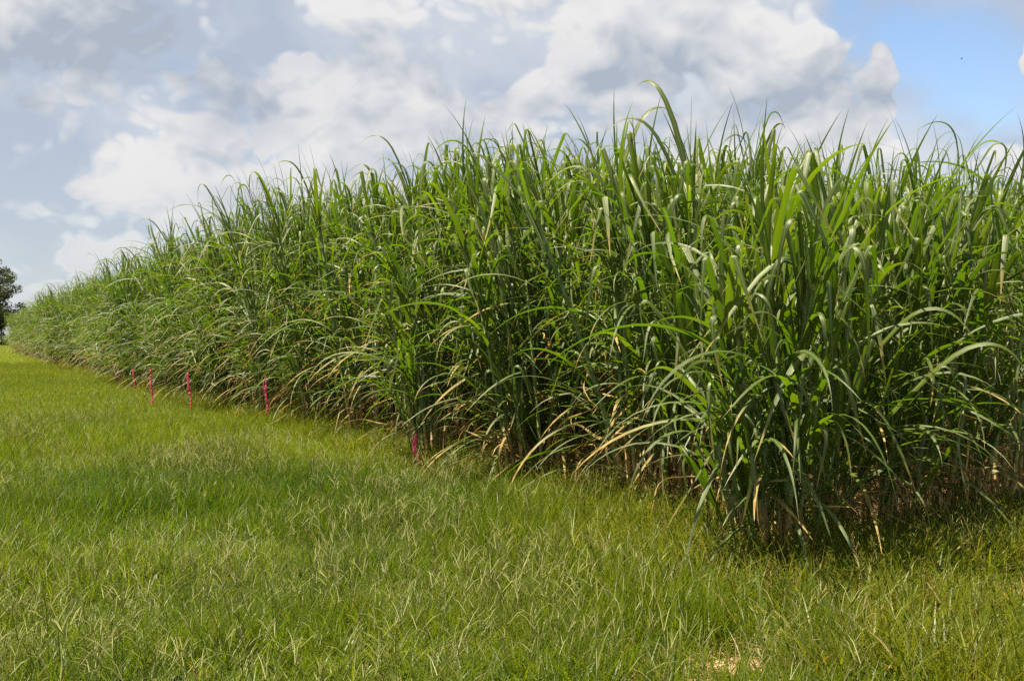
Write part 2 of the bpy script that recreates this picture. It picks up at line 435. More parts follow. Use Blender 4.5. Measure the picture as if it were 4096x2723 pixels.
# ------------------------------------------------------------------ cane leaf and stalk library
LEAF_N = 12
def leaf_arrays(kind, r):
    f = np.linspace(0, 1, 241)
    U = lambda a, b: r.uniform(a, b)
    if kind == 'erect':
        a = U(0.06, 0.30) + U(0.05, 0.55) * f ** 2.2; L, W = U(0.95, 1.35), U(0.026, 0.042); prof = (1 - f ** 1.6) ** 0.85
    elif kind == 'hook':
        a0, s0, wd = U(0.10, 0.42), U(0.42, 0.78), U(0.022, 0.075)
        if U(0, 1) < 0.3: wd = U(0.006, 0.012)          # a broken blade
        a = a0 + 0.2 * f + (U(2.3, 2.95) - a0) / (1 + np.exp(-(f - s0) / wd)); L, W = U(1.05, 1.5), U(0.030, 0.048); prof = (1 - f ** 2.6) ** 0.9
    elif kind == 'arch':
        a = U(0.30, 0.75) + U(1.5, 2.25) * f ** U(1.2, 2.0); L, W = U(1.15, 1.65), U(0.026, 0.046); prof = (1 - f ** 2.2) ** 0.9
    elif kind == 'droop':
        a = U(0.75, 1.25) + U(1.2, 1.7) * f ** U(0.7, 1.1); L, W = U(0.95, 1.4), U(0.022, 0.040); prof = (1 - f ** 2.0) ** 0.9
    else:  # dry
        a = U(0.5, 1.4) + U(1.2, 2.1) * f ** U(0.35, 0.9) + 0.25 * np.sin(f * U(5, 11)); L, W = U(0.6, 1.1), U(0.012, 0.026); prof = (1 - f ** 2.0) ** 0.8
    da = np.abs(np.gradient(a, f))
    cum = np.cumsum(1 + 1.0 * da); cum = (cum - cum[0]) / (cum[-1] - cum[0])
    s = np.interp(np.linspace(0, 1, LEAF_N + 1), cum, f)
    d = L / 240
    X, Z = np.cumsum(np.sin(a)) * d, np.cumsum(np.cos(a)) * d
    sway = U(-0.22, 0.22)
    Y = sway * L * f ** 2 + (0.03 * np.sin(f * 9 + U(0, 6)) * f if kind == 'dry' else 0)
    C = np.stack([np.interp(s, f, q) for q in (X, Y, Z)], 1)
    wd_ = np.interp(s, f, W * np.minimum(1.0, 0.5 + 2.6 * f) * np.clip(prof, 0, 1)); wd_[-1] = 0.0006
    T = np.gradient(C, axis=0); T /= np.linalg.norm(T, axis=1)[:, None]
    S = np.tile([0.0, 1.0, 0.0], (LEAF_N + 1, 1)); S -= T * (S * T).sum(1)[:, None]; S /= np.linalg.norm(S, axis=1)[:, None]
    N = np.cross(S, T)
    roll = U(-0.35, 0.35) + (U(-1.2, 1.2) if kind != 'dry' else U(-5, 5)) * s ** 1.3
    S, N = S * np.cos(roll)[:, None] + N * np.sin(roll)[:, None], N * np.cos(roll)[:, None] - S * np.sin(roll)[:, None]
    fold = (0.30 * (1 - s) + 0.10)[:, None]
    Vl, Vm, Vr = C + S * wd_[:, None] / 2, C - N * wd_[:, None] / 2 * fold, C - S * wd_[:, None] / 2
    V = np.stack([Vl, Vm, Vr], 1).reshape(-1, 3)
    i = np.arange(LEAF_N)[:, None] * 3; j = np.arange(2)[None]
    Q = np.stack([i + j, i + j + 1, i + j + 4, i + j + 3], -1).reshape(-1, 4)
    att = {"u": np.tile([0, 0.5, 1.0], LEAF_N + 1), "v": np.repeat(s, 3)}
    return V, Q, att

LEAVES = {}
for kind, cnt in (('erect', 8), ('hook', 14), ('arch', 16), ('droop', 12), ('dry', 9)):
    LEAVES[kind] = []
    for i in range(cnt):
        V, Q, att = leaf_arrays(kind, rng)
        tint = rng.uniform(0.15, 0.85) * (0.7 if kind == 'droop' else 1.0)
        dry = rng.uniform(0.85, 1.0) if kind == 'dry' else 0.0
        att = dict(att, tint=np.full(len(V), tint), dry=np.full(len(V), dry))
        if kind == 'droop' and i % 3 == 0:      # blades dying from the tip
            att["dry"] = np.clip((att["v"] - 0.45) * 2.5, 0, 1)
        elif kind in ('arch', 'hook', 'droop') and i % 3 == 1:   # scorched tips
            att["dry"] = np.clip((att["v"] - rng.uniform(0.80, 0.93)) * 9, 0, 0.9)
        LEAVES[kind].append((V, Q, att, make_mesh("cane_leaf_" + kind, V, Q, att, M_LEAF)))

STALK_H = 2.6
LEANS = [0.02, 0.05, 0.08, 0.12, 0.16, 0.21, 0.27, 0.34]
def stalk_curve(lean, bow, t):
    """position on the stalk at fraction t (0..1), leaning towards +X"""
    t = np.asarray(t, float)
    x = STALK_H * (lean * t + bow * t * t); z = STALK_H * t * (1 - 0.5 * (lean + bow * t) ** 2)
    return np.stack([x, 0 * t, z], -1)
STALKS = []
for k, lean in enumerate(LEANS * 2):
    bow = (-0.04, 0.07)[k // len(LEANS)] * (0.5 + rng.random())
    nn = 17
    zs, rr, nd = [], [], []
    for q in range(nn):
        a, b = q / nn, (q + 1) / nn
        base = 0.0195 - 0.0075 * a
        zs += [a, a + 0.90 * (b - a), a + 0.97 * (b - a)]; rr += [base * 0.94, base, base * 1.16]; nd += [0.0, 0.86, 1.0]
    zs += [1.0, 1.06]; rr += [0.009, 0.003]; nd += [0, 0]
    V, Q = tube(stalk_curve(lean, bow, zs), np.array(rr), 6)
    att = {"h": np.repeat(np.array(zs) * STALK_H, 6), "node": np.repeat(nd, 6), "dry": np.zeros(len(V))}
    V2, _ = tube(stalk_curve(lean, bow, zs), np.array(rr) * 1.35, 6)          # stouter stalks of the open row ends
    STALKS.append((lean, bow, V, Q, att, make_mesh("cane_stalk", V, Q, att, M_STALK), make_mesh("cane_stalk_stout", V2, Q, att, M_STALK)))

def rot_to(tan):
    """rotation that takes +Z to tan"""
    return Vector((0, 0, 1)).rotation_difference(Vector(tan)).to_matrix().to_4x4()

def gen_clump(r, n, Hm, rad, bias=0.0, low=0.9, dry=0.5, tillers=0, fan=1.0, sparse=1.0, squash=1.0, wide=1.0):
    """a cane stool: [(stalk variant, matrix, [(leaf kind, index, matrix), ...]), ...]; +X is the open side"""
    out = []
    for i in range(n + tillers):
        small = i >= n
        if bias and r.random() < bias * (1.4 if small else 0.8): azs = r.normal(0, 0.8)
        else: azs = r.uniform(-np.pi, np.pi)
        rr_ = rad * math.sqrt(r.random())
        H = Hm * r.uniform(0.84, 1.10) if not small else Hm * r.uniform(0.28, 0.62)
        li = min(len(LEANS) - 1, max(0, int(fan * (1.0 + 3.2 * rr_ / rad) + r.normal(0, 0.9) + (1.5 if small else 0))))
        k = li + len(LEANS) * int(r.random() < 0.7)
        lean, bow = STALKS[k][0], STALKS[k][1]
        sc = H / STALK_H
        Ms = Matrix.Translation((rr_ * math.cos(azs), rr_ * math.sin(azs) * squash, -0.01)) @ Matrix.Rotation(azs + r.normal(0, 0.35), 4, 'Z') \
            @ Matrix.Diagonal((sc * r.uniform(0.9, 1.1) if not small else sc, sc, sc, 1)).to_4x4()
        # thickness must not shrink with height: handled by using the same uniform scale (short tillers are thinner)
        leaves, h, side = [], (low if not small else 0.25) * r.uniform(0.7, 1.2), r.uniform(0, 6.28)
        while h < H:
            d = H - h
            h += 0.118 * r.uniform(0.75, 1.3)
            side += np.pi + r.normal(0, 0.35)
            keep, lk = 1.0, 'arch'
            q = r.random()
            if d < 0.30: lk = 'erect' if q < 0.25 else 'hook'
            elif d < 0.85: lk = 'hook' if q < 0.55 else 'arch' if q < 0.85 else 'erect'
            elif d < 1.55: keep, lk = 0.85, ('arch' if q < 0.55 else 'hook' if q < 0.78 else 'droop')
            else: keep, lk = 0.80, ('dry' if q < dry else 'droop' if q < dry + (1 - dry) * 0.5 else 'arch')
            if r.random() > keep * sparse: continue
            t = min(1.0, h / H)
            p = stalk_curve(lean, bow, t); tan = stalk_curve(lean, bow, min(1.02, t + .02)) - stalk_curve(lean, bow, t - .02)
            a = side
            if bias and r.random() < bias: a = r.normal(0, 0.75) - azs       # towards the open side
            ls = r.uniform(0.80, 1.12) * (1.0 if not small else 0.9) / sc
            Ml = Matrix.Translation(p) @ rot_to(tan) @ Matrix.Rotation(a, 4, 'Z') @ Matrix.Diagonal((ls, ls * wide * r.choice([-1, 1]), ls, 1)).to_4x4()
            leaves.append((lk, int(r.integers(len(LEAVES[lk]))), Ml))
        for e in range(int(r.random() < 0.6) + int(r.random() < 0.25)):                                # the rolled spindle blades
            p = stalk_curve(lean, bow, 1.0); tan = stalk_curve(lean, bow, 1.0) - stalk_curve(lean, bow, 0.95)
            ls = r.uniform(0.45, 0.85) / sc
            leaves.append(('erect', int(r.integers(8)), Matrix.Translation(p) @ rot_to(tan) @ Matrix.Rotation(r.uniform(0, 6.28), 4, 'Z') @ Matrix.Diagonal((ls * 0.7, ls, ls, 1)).to_4x4()))
        out.append((k, Ms, leaves))
    return out

def xf(V, Mx):
    A = np.array(Mx)
    return V @ A[:3, :3].T + A[:3, 3]

def leaf_bag(leaves, pre, bag, r):
    for lk, li, Ml in leaves:
        V, Q, att, _ = LEAVES[lk][li]
        bag.add(xf(V, pre @ Ml), Q, dict(att, tint=np.clip(att["tint"] + r.normal(0, 0.15), 0, 1)))

def stalk_bag(k, Ms, bag):
    V, Q, att = STALKS[k][2:5]
    bag.add(xf(V, Ms), Q, att)

class Detail:
    """three grades of the same plant: every leaf an object / every stalk an object / stalks and foliage"""
    @staticmethod
    def full(root, clump):
        for k, Ms, leaves in clump:
            st = link("stalk", STALKS[k][6], root); st.matrix_basis = Ms
            for lk, li, Ml in leaves:
                lf = link("dry_leaf" if lk == 'dry' else "leaf", LEAVES[lk][li][3], st); lf.matrix_basis = Ml
    @staticmethod
    def per_stalk(clump, r):
        parts = []
        for k, Ms, leaves in clump:
            bag = Bag(); leaf_bag(leaves, Matrix.Identity(4), bag, r)
            parts.append((STALKS[k][5], Ms, bag.mesh("cane_stalk_foliage", M_LEAF)))
        return parts
    @staticmethod
    def joined(clump, r):
        sb, lb = Bag(), Bag()
        for k, Ms, leaves in clump:
            stalk_bag(k, Ms, sb); leaf_bag(leaves, Ms, lb, r)
        return sb.mesh("cane_stalks", M_STALK), lb.mesh("cane_foliage", M_LEAF)

# ------------------------------------------------------------------ the cane field
OPEN_EDGE = math.atan2(-VY, -VX)                 # world angle of the open side of the long left face
OPEN_RIGHT = math.atan2(-UY, -UX)                # of the shaded right face
r1 = np.random.default_rng(5)
PER_STALK = [Detail.per_stalk(gen_clump(r1, 10, 3.1, 0.34, bias=0.6, low=0.22, dry=0.22, tillers=8), r1) for _ in range(8)]
EDGE = [Detail.joined(gen_clump(r1, 10, 3.15, 0.36, bias=0.66, low=0.2, dry=0.08, tillers=11), r1) for _ in range(10)]
INNER = [Detail.joined(gen_clump(r1, 11, 3.25, 0.36, bias=0.0, low=0.8, dry=0.55), r1) for _ in range(10)]

row_offset = {0: 0.0, 1: 0.65, 2: 0.3, 3: -0.02, 4: 0.75, 5: 0.5, 6: 0.25}
rr = np.random.default_rng(21)
def row_start(k): return row_offset.setdefault(k, float(rr.uniform(-0.15, 0.45)))
ONES = "zeroth first second third fourth fifth sixth seventh eighth ninth tenth eleventh twelfth thirteenth fourteenth fifteenth sixteenth seventeenth eighteenth nineteenth".split()
def ordinal(n):
    if n < 20: return ONES[n]
    t = n // 10 - 2
    return ("twentieth thirtieth fortieth fiftieth sixtieth".split()[t] if n % 10 == 0 else "twenty thirty forty fifty sixty".split()[t] + "-" + ONES[n % 10])
NROWS = int(FIELD_LEN / ROW)
STEP = 0.62

def clump_label(k, j):
    if k == 0:
        if j == 0: return "large corner cane clump with thick tan stalks, nearest to the camera"
        return f"shaded cane clump on the dark right face, {ordinal(j)} behind the corner clump"
    if k == 2 and j == 0: return "cane clump with arching dry leaves, middle of the three nearest row ends"
    if k == 3 and j == 0: return "cane clump with bare pale green stalks, left of the three nearest row ends"
    size = "tall" if k < 8 else "leafy" if k < 21 else "small" if k < 39 else "tiny distant"
    row = f"{ordinal(k + 1)} row from the near corner"
    if k >= 39: size = "distant"
    return f"{size} cane clump at the open end of the {row}" if j == 0 else f"{size} cane clump {ordinal(j + 1)} from the open end of the {row}"

def clump_group(k, j):
    if k == 0: return "cane clumps on the shaded right face"
    if k <= 20: return "cane clumps at the near row ends"
    if k <= 38: return "cane clumps along the middle of the left face"
    return "distant cane clumps towards the tree"

def row_height(k):
    """the outer rows at the near corner stand lower than the rest"""
    return (0.74, 0.88, 0.97, 1.02, 1.05)[k] if k < 5 else 1.12 if k < 10 else 1.05 if k < 16 else 1.01 if k < 34 else 0.94

inner_pts = []
n_ind = 0
for k in range(NROWS):
    u = k * ROW + float(rr.normal(0, 0.08))
    u = {0: 0.0, 1: 2.0, 2: 4.0, 3: 5.7}.get(k, u)
    depth = 20.0 if k < 8 else 12.0 if k < 20 else 8.0
    n_end = (9 if k == 0 else 6 if k < 8 else 5 if k < 22 else 3 if k < 40 else 2)
    j = 0
    v = row_start(k)
    while v < depth:
        x, y = field(u + float(rr.normal(0, 0.10)), v)
        inside = x < 0.4835 * y + 0.8
        if j < n_end and inside:
            root = link("cane_clump", None)
            root.location = (x, y, 0)
            tag(root, clump_label(k, j), "cane", clump_group(k, j))
            n_ind += 1
            near = (k == 0 and j < 5) or (k in (1, 2, 3) and j < 2) or (k in (4, 5) and j < 1)
            rc = np.random.default_rng(1000 + k * 40 + j)
            if near:
                kw = dict(n=11, Hm=3.15 * row_height(k), rad=0.32, bias=0.55, low=0.22, dry=0.45, tillers=6)
                ang = OPEN_EDGE
                if k == 0 and j == 0: kw = dict(n=19, Hm=2.0, rad=0.38, bias=0.35, low=0.25, dry=0.35, tillers=7, fan=1.4); ang = OPEN_EDGE + 0.4
                elif k == 0: kw = dict(n=11, Hm=2.05 + 0.05 * j, rad=0.32, bias=0.5, low=0.18, dry=0.66, tillers=5); ang = OPEN_RIGHT
                elif k == 3 and j == 0: kw = dict(n=12, Hm=2.2, rad=0.28, bias=0.35, low=0.5, dry=0.3, tillers=4, fan=1.35)
                elif k == 2 and j == 0: kw = dict(n=13, Hm=2.45, rad=0.30, bias=0.45, low=0.25, dry=0.5, tillers=5, fan=1.35)
                root.rotation_euler.z = ang
                Detail.full(root, gen_clump(rc, wide=1.25, **kw))
            elif k < 9 and j < 3:
                root.rotation_euler.z = OPEN_EDGE + rc.normal(0, 0.3)
                for st_me, Ms, fo_me in PER_STALK[int(rc.integers(len(PER_STALK)))]:
                    st = link("stalk", st_me, root); st.matrix_basis = Ms
                    tag(link("foliage", fo_me, st), kind="stuff")
                root.scale = (1, 1, rc.uniform(0.95, 1.06) * row_height(k))
            else:
                front = j < 2
                lib = EDGE if front else INNER
                root.rotation_euler.z = OPEN_EDGE + rc.normal(0, 0.35) if front else rc.uniform(0, 6.28)
                sm, fm = lib[int(rc.integers(len(lib)))]
                tag(link("stalks", sm, root), kind="stuff"); tag(link("foliage", fm, root), kind="stuff")
                sc = rc.uniform(0.94, 1.08)
                sc *= row_height(k)
                root.scale = (sc, sc, sc * rc.uniform(0.96, 1.05))
        elif x < 0.4835 * y + 6.0:
            inner_pts.append((x, y, 0, rr.uniform(0, 6.28), rr.uniform(0.93, 1.07) * row_height(k), int(rr.integers(10))))
        j += 1
        v += STEP * float(rr.uniform(0.85, 1.15))
print("individual clumps", n_ind, "inner", len(inner_pts))

# ------------------------------------------------------------------ scatter with geometry nodes (uncountable growth only)
def scatter(name, pts, protos, label, cat, patch=None):
    """pts: rows of x, y, z, turn, scale_xy, scale_z, variant"""
    pts = np.asarray(pts, float)
    me = bpy.data.meshes.new(name)
    me.vertices.add(len(pts)); me.vertices.foreach_set("co", pts[:, :3].astype(np.float32).ravel())
    def put(k, kind, field_, data):
        a = me.attributes.new(k, kind, 'POINT'); a.data.foreach_set(field_, np.ascontiguousarray(data).ravel())
    put("turn", 'FLOAT_VECTOR', "vector", np.stack([0 * pts[:, 3], 0 * pts[:, 3], pts[:, 3]], 1).astype(np.float32))
    put("size", 'FLOAT_VECTOR', "vector", pts[:, [4, 4, 5]].astype(np.float32))
    put("pick", 'INT', "value", pts[:, 6].astype(np.int32))
    put("patch", 'FLOAT', "value", (np.full(len(pts), 0.5) if patch is None else patch).astype(np.float32))
    col = bpy.data.collections.new(name + "_kinds")
    for i, p in enumerate(protos):
        col.objects.link(bpy.data.objects.new(f"{name}_{i:02d}", p))
    t = bpy.data.node_groups.new(name, 'GeometryNodeTree')
    t.interface.new_socket("Geometry", in_out='INPUT', socket_type='NodeSocketGeometry')
    t.interface.new_socket("Geometry", in_out='OUTPUT', socket_type='NodeSocketGeometry')
    N = t.nodes.new
    gi, go = N("NodeGroupInput"), N("NodeGroupOutput")
    m2p, iop, ci = N("GeometryNodeMeshToPoints"), N("GeometryNodeInstanceOnPoints"), N("GeometryNodeCollectionInfo")
    ci.inputs["Collection"].default_value = col
    ci.inputs["Separate Children"].default_value = True; ci.inputs["Reset Children"].default_value = True
    iop.inputs["Pick Instance"].default_value = True
    def named(k, dt):
        n = N("GeometryNodeInputNamedAttribute"); n.data_type = dt; n.inputs[0].default_value = k
        return n.outputs[0]
    e2r = N("FunctionNodeEulerToRotation")
    L = t.links.new
    L(gi.outputs[0], m2p.inputs[0]); L(m2p.outputs[0], iop.inputs["Points"]); L(ci.outputs[0], iop.inputs["Instance"])
    L(named("turn", 'FLOAT_VECTOR'), e2r.inputs[0]); L(e2r.outputs[0], iop.inputs["Rotation"])
    L(named("size", 'FLOAT_VECTOR'), iop.inputs["Scale"]); L(named("pick", 'INT'), iop.inputs["Instance Index"])
    L(iop.outputs[0], go.inputs[0])
    o = link(name, me)
    mod = o.modifiers.new("scatter", 'NODES'); mod.node_group = t
    return tag(o, label, cat, kind="stuff")

def joined_pair(pair):
    """stalks and foliage as one mesh with two materials"""
    a, b = pair
    va = np.empty(len(a.vertices) * 3, np.float32); a.vertices.foreach_get("co", va)
    vb = np.empty(len(b.vertices) * 3, np.float32); b.vertices.foreach_get("co", vb)
    qa = np.empty(len(a.loops), np.int32); a.loops.foreach_get("vertex_index", qa)
    qb = np.empty(len(b.loops), np.int32); b.loops.foreach_get("vertex_index", qb)
    na, nb = len(a.vertices), len(b.vertices)
    att = {}
    for key in ("u", "v", "tint", "dry", "h", "node"):
        q = np.zeros(na + nb, np.float32)
        for me_, off, n_ in ((a, 0, na), (b, na, nb)):
            if key in me_.attributes:
                tmp = np.empty(n_, np.float32); me_.attributes[key].data.foreach_get("value", tmp); q[off:off + n_] = tmp
        att[key] = q
    me_ = make_mesh("cane_plant", np.concatenate([va, vb]), np.concatenate([qa, qb + na]).reshape(-1, 4), att, [M_STALK, M_LEAF])
    idx = np.zeros(len(me_.polygons), np.int32); idx[len(qa) // 4:] = 1
    me_.polygons.foreach_set("material_index", idx)
    return me_
ip = np.array([(x, y, z, a, s, s, i) for x, y, z, a, s, i in inner_pts])
scatter("cane_field_interior", ip, [joined_pair(p) for p in INNER], "dense mass of cane standing behind the front clumps", "cane")

# ------------------------------------------------------------------ grass
def blades(r, n, rad, h, wd, lean, curve, tint, drymix=0.0, seg=3):
    """n curved blades rooted in a disc: returns arrays for a Bag"""
    th, rr_ = r.uniform(0, 2 * np.pi, n), rad * np.sqrt(r.random(n))
    px, py = rr_ * np.cos(th), rr_ * np.sin(th)
    a = r.uniform(0, 2 * np.pi, n)
    H, W = r.uniform(*h, n), r.uniform(*wd, n)
    l0, cv = r.uniform(*lean, n), r.uniform(*curve, n)
    fa = a + np.pi / 2 + r.normal(0, 0.6, n)
    V = np.zeros((n, (seg + 1), 2, 3)); x = np.zeros(n); z = np.zeros(n)
    for i in range(seg + 1):
        t = i / seg
        wv = W * (1 - t ** 1.8) / 2 + 0.0003
        for e, sg in ((0, -1), (1, 1)):
            V[:, i, e, 0] = px + x * np.cos(a) + sg * wv * np.cos(fa)
            V[:, i, e, 1] = py + x * np.sin(a) + sg * wv * np.sin(fa)
            V[:, i, e, 2] = z - 0.01
        ang = l0 + cv * (t + 0.5 / seg)
        x = x + np.sin(ang) * H / seg; z = np.maximum(z + np.cos(ang) * H / seg, 0.006)
    m = 2 * (seg + 1)
    base = (np.arange(n) * m)[:, None, None] + (np.arange(seg) * 2)[None, :, None]
    Q = (base + np.array([0, 1, 3, 2])).reshape(-1, 4)
    tn = np.repeat(r.uniform(*tint, n), m); dr = np.repeat((r.random(n) < drymix) * r.uniform(0.5, 1.0, n), m)
    return V.reshape(-1, 3), Q, {"tint": tn, "dry": dr}

def seed_stems(bag, r, n, rad, h, fingers=(2, 4), flen=(0.05, 0.11), sw=0.0022, fw=0.0034):
    """thin culms that carry a few splayed pale spikes"""
    for _ in range(n):
        th, q = r.uniform(0, 6.28), rad * math.sqrt(r.random())
        a, H, lean = r.uniform(0, 6.28), r.uniform(*h), r.uniform(0.05, 0.55)
        cv = r.uniform(0.1, 0.6)
        pts, x, z = [], 0.0, 0.0
        for i in range(4):
            pts.append((q * math.cos(th) + x * math.cos(a), q * math.sin(th) + x * math.sin(a), z))
            g = lean * 0.5 + cv * i / 3
            x += math.sin(g) * H / 3; z += math.cos(g) * H / 3
        tint = r.uniform(0.0, 0.6)
        V, Q = tube(pts, sw / 2, 3)
        bag.add(V, Q, {"tint": tint, "dry": 0.0})
        top = np.array(pts[-1])
        for f in range(int(r.integers(fingers[0], fingers[1] + 1))):
            fa, fe, L = a + r.normal(0, 0.9), r.uniform(0.05, 0.85), r.uniform(*flen)
            d = np.array([math.sin(fe) * math.cos(fa), math.sin(fe) * math.sin(fa), math.cos(fe)])
            sag = np.array([0, 0, -0.25 * L])
            V, Q = tube([top, top + d * L * 0.55 + sag * 0.15, top + d * L + sag], np.array([fw, fw * 0.9, fw * 0.3]) / 2, 3)
            bag.add(V, Q, {"tint": r.uniform(0.55, 1.0), "dry": 0.3 * float(r.random() < 0.05)})

rg = np.random.default_rng(77)
TURF, SEEDS, WEEDS, FARTURF, STRAW = [], [], [], [], []
for i in range(6):
    b = Bag()
    b.add(*blades(rg, 560, 0.34, (0.08, 0.23), (0.0050, 0.0110), (0.05, 0.9), (0.2, 1.5), (0.1, 0.9), 0.03))
    b.add(*blades(rg, 130, 0.34, (0.18, 0.36), (0.0040, 0.0085), (0.05, 0.5), (0.2, 1.2), (0.3, 1.0), 0.02))
    TURF.append(b.mesh("turf", M_TURF))
for i in range(6):
    b = Bag(); seed_stems(b, rg, 16, 0.34, (0.20, 0.38), (1, 3), (0.08, 0.16), 0.0026, 0.0042); SEEDS.append(b.mesh("seed_grass", M_SEED))
for i in range(6):
    b = Bag()
    b.add(*blades(rg, 150, 0.26, (0.18, 0.46), (0.006, 0.016), (0.0, 0.6), (0.2, 1.5), (0.1, 0.95), 0.05, seg=4))
    b.add(*blades(rg, 60, 0.26, (0.15, 0.40), (0.002, 0.004), (0.0, 0.5), (0.1, 0.9), (0.5, 1.0), 0.15))
    seed_stems(b, rg, 7, 0.22, (0.30, 0.52), (4, 7), (0.02, 0.05), 0.0024, 0.0050)
    WEEDS.append(b.mesh("weeds", M_WEED))
for i in range(4):
    b = Bag()
    b.add(*blades(rg, 420, 0.55, (0.08, 0.17), (0.006, 0.012), (0.1, 0.9), (0.2, 1.2), (0.1, 0.9), 0.02, seg=2))
    b.add(*blades(rg, 40, 0.55, (0.16, 0.27), (0.004, 0.007), (0.05, 0.4), (0.1, 0.8), (0.8, 1.0), 0.1, seg=2))
    FARTURF.append(b.mesh("far_turf", M_TURF))
for i in range(5):
    b = Bag(); b.add(*blades(rg, 46, 0.32, (0.10, 0.45), (0.004, 0.016), (1.25, 1.55), (-0.1, 0.35), (0, 1), 0.0))
    STRAW.append(b.mesh("straw", M_LITTER))

def vnoise(x, y, sc, seed):
    """smooth value noise for patchiness"""
    r = np.random.default_rng(seed); tab = r.random((64, 64))
    X, Y = np.asarray(x) / sc + 100, np.asarray(y) / sc + 100
    i, j = np.floor(X).astype(int), np.floor(Y).astype(int); fx, fy = X - i, Y - j
    fx, fy = fx * fx * (3 - 2 * fx), fy * fy * (3 - 2 * fy)
    g = lambda a, b: tab[a % 64, b % 64]
    return (g(i, j) * (1 - fx) + g(i + 1, j) * fx) * (1 - fy) + (g(i, j + 1) * (1 - fx) + g(i + 1, j + 1) * fx) * fy

def lawn(y0, y1, step, margin=1.0, inset=0.5):
    """jittered points on the open ground between two distances"""
    ys = np.arange(y0, y1, step); out = []
    for y in ys:
        half = 0.4835 * y + margin
        xs = np.arange(-half, half, step)
        out.append(np.stack([xs + rg.uniform(-.5, .5, len(xs)) * step, y + rg.uniform(-.5, .5, len(xs)) * step], 1))
    p = np.concatenate(out)
    u, v = to_field(p[:, 0], p[:, 1])
    keep = ~((v > inset) & (u > -0.25) & (u < FIELD_LEN))
    return p[keep], u[keep], v[keep]

bare_c = [(ground_at(x, y), rx, ry) for x, y, rx, ry in BARE]
def bare_mask(p):
    m = np.zeros(len(p))
    for c, rx, ry in bare_c:
        d = ((p[:, 0] - c.x) / (rx + 0.08)) ** 2 + ((p[:, 1] - c.y + 0.06) / (ry + 0.12)) ** 2
        m = np.maximum(m, np.clip(1.55 - d * 0.75, 0, 1))
    return m

def pack(p, sxy, sz, n):
    k = len(p)
    return np.stack([p[:, 0], p[:, 1], np.zeros(k), rg.uniform(0, 6.28, k), np.broadcast_to(sxy, k), np.broadcast_to(sz, k), rg.integers(0, n, k)], 1)

def coarse_zone(p, u, v):
    """1 where the coarse weeds in front of the corner grow"""
    a = np.clip((p[:, 0] - 0.1 - 0.42 * (7.6 - p[:, 1])) / 1.2, 0, 1)
    return a * np.clip((8.8 + 0.5 * p[:, 0] - p[:, 1]) / 0.8, 0, 1)

# near lawn
p, u, v = lawn(4.0, 19.0, 0.32)
cz = coarse_zone(p, u, v)
pn = 0.52 + 0.8 * (vnoise(p[:, 0], p[:, 1], 1.9, 3) - 0.5) + 0.5 * (vnoise(p[:, 0], p[:, 1], 0.5, 4) - 0.5) + 0.22 * cz + 0.25 * np.exp(-((v + 0.6) / 0.9) ** 2)
keep = (rg.random(len(p)) < 1 - 0.97 * bare_mask(p)) & (rg.random(len(p)) < 1 - 0.35 * cz)
pk = p[keep]
scatter("lawn_grass", pack(pk, rg.uniform(0.85, 1.15, len(pk)), rg.uniform(0.6, 1.2, len(pk)) * (0.30 + 1.4 * vnoise(pk[:, 0], pk[:, 1], 0.8, 9)), 6), TURF,
        "short green grass covering the foreground", "grass", pn[keep])
# pale seeding grass, in drifts
p, u, v = lawn(4.2, 24.0, 0.27, inset=0.35)
dn = vnoise(p[:, 0], p[:, 1] * 0.55, 1.15, 12) * 0.7 + vnoise(p[:, 0], p[:, 1], 0.45, 13) * 0.3
cz = coarse_zone(p, u, v)
keep = (rg.random(len(p)) < np.clip((dn - 0.40) * 3.0 + np.clip((9.5 - p[:, 1]) * 0.10, 0, 0.35), 0.03, 0.95) * np.clip(1.35 - p[:, 1] / 20.0, 0.22, 1)) & (rg.random(len(p)) > 0.75 * cz) & (rg.random(len(p)) > bare_mask(p))
pk = p[keep]
scatter("seeding_grass", pack(pk, rg.uniform(0.85, 1.2, len(pk)), rg.uniform(0.75, 1.2, len(pk)), 6), SEEDS,
        "thin pale seed stems standing above the lawn", "grass", np.full(len(pk), 0.5))
# coarse weeds: lower right and a fringe along the cane
p, u, v = lawn(4.2, 60.0, 0.26, inset=1.0)
cz = coarse_zone(p, u, v)
fringe = np.exp(-((v - 0.1) / 0.45) ** 2) * (u > -1) * 0.8 + np.exp(-((u + 0.75) / 0.45) ** 2) * (v > -0.8) * 0.95
keep = (rg.random(len(p)) < np.clip(np.maximum(cz * 0.85, fringe), 0, 1)) & (rg.random(len(p)) > 1.0 * bare_mask(p))
pk = p[keep]
scatter("coarse_weeds", pack(pk, rg.uniform(0.9, 1.25, len(pk)), rg.uniform(0.65, 1.3, len(pk)), 6), WEEDS,
        "rank weedy grass along the foot of the cane", "weeds", 0.5 + 0.4 * (vnoise(pk[:, 0], pk[:, 1], 0.7, 31) - 0.4))
# straw in the bare places and under the cane
p, u, v = lawn(4.2, 12.0, 0.22)
keep = rg.random(len(p)) < np.clip(bare_mask(p) * 1.2 + 0.25 * coarse_zone(p, u, v), 0, 1)
q = []
for _ in range(1500):
    uu, vv = rg.uniform(-0.5, 26), rg.uniform(-0.1, 7)
    q.append(field(uu, vv))
pk = np.concatenate([p[keep], np.array(q)])
scatter("dead_leaf_litter", pack(pk, rg.uniform(0.8, 1.4, len(pk)), 1.0, 5), STRAW, "dry straw and dead blades lying on the soil", "litter")
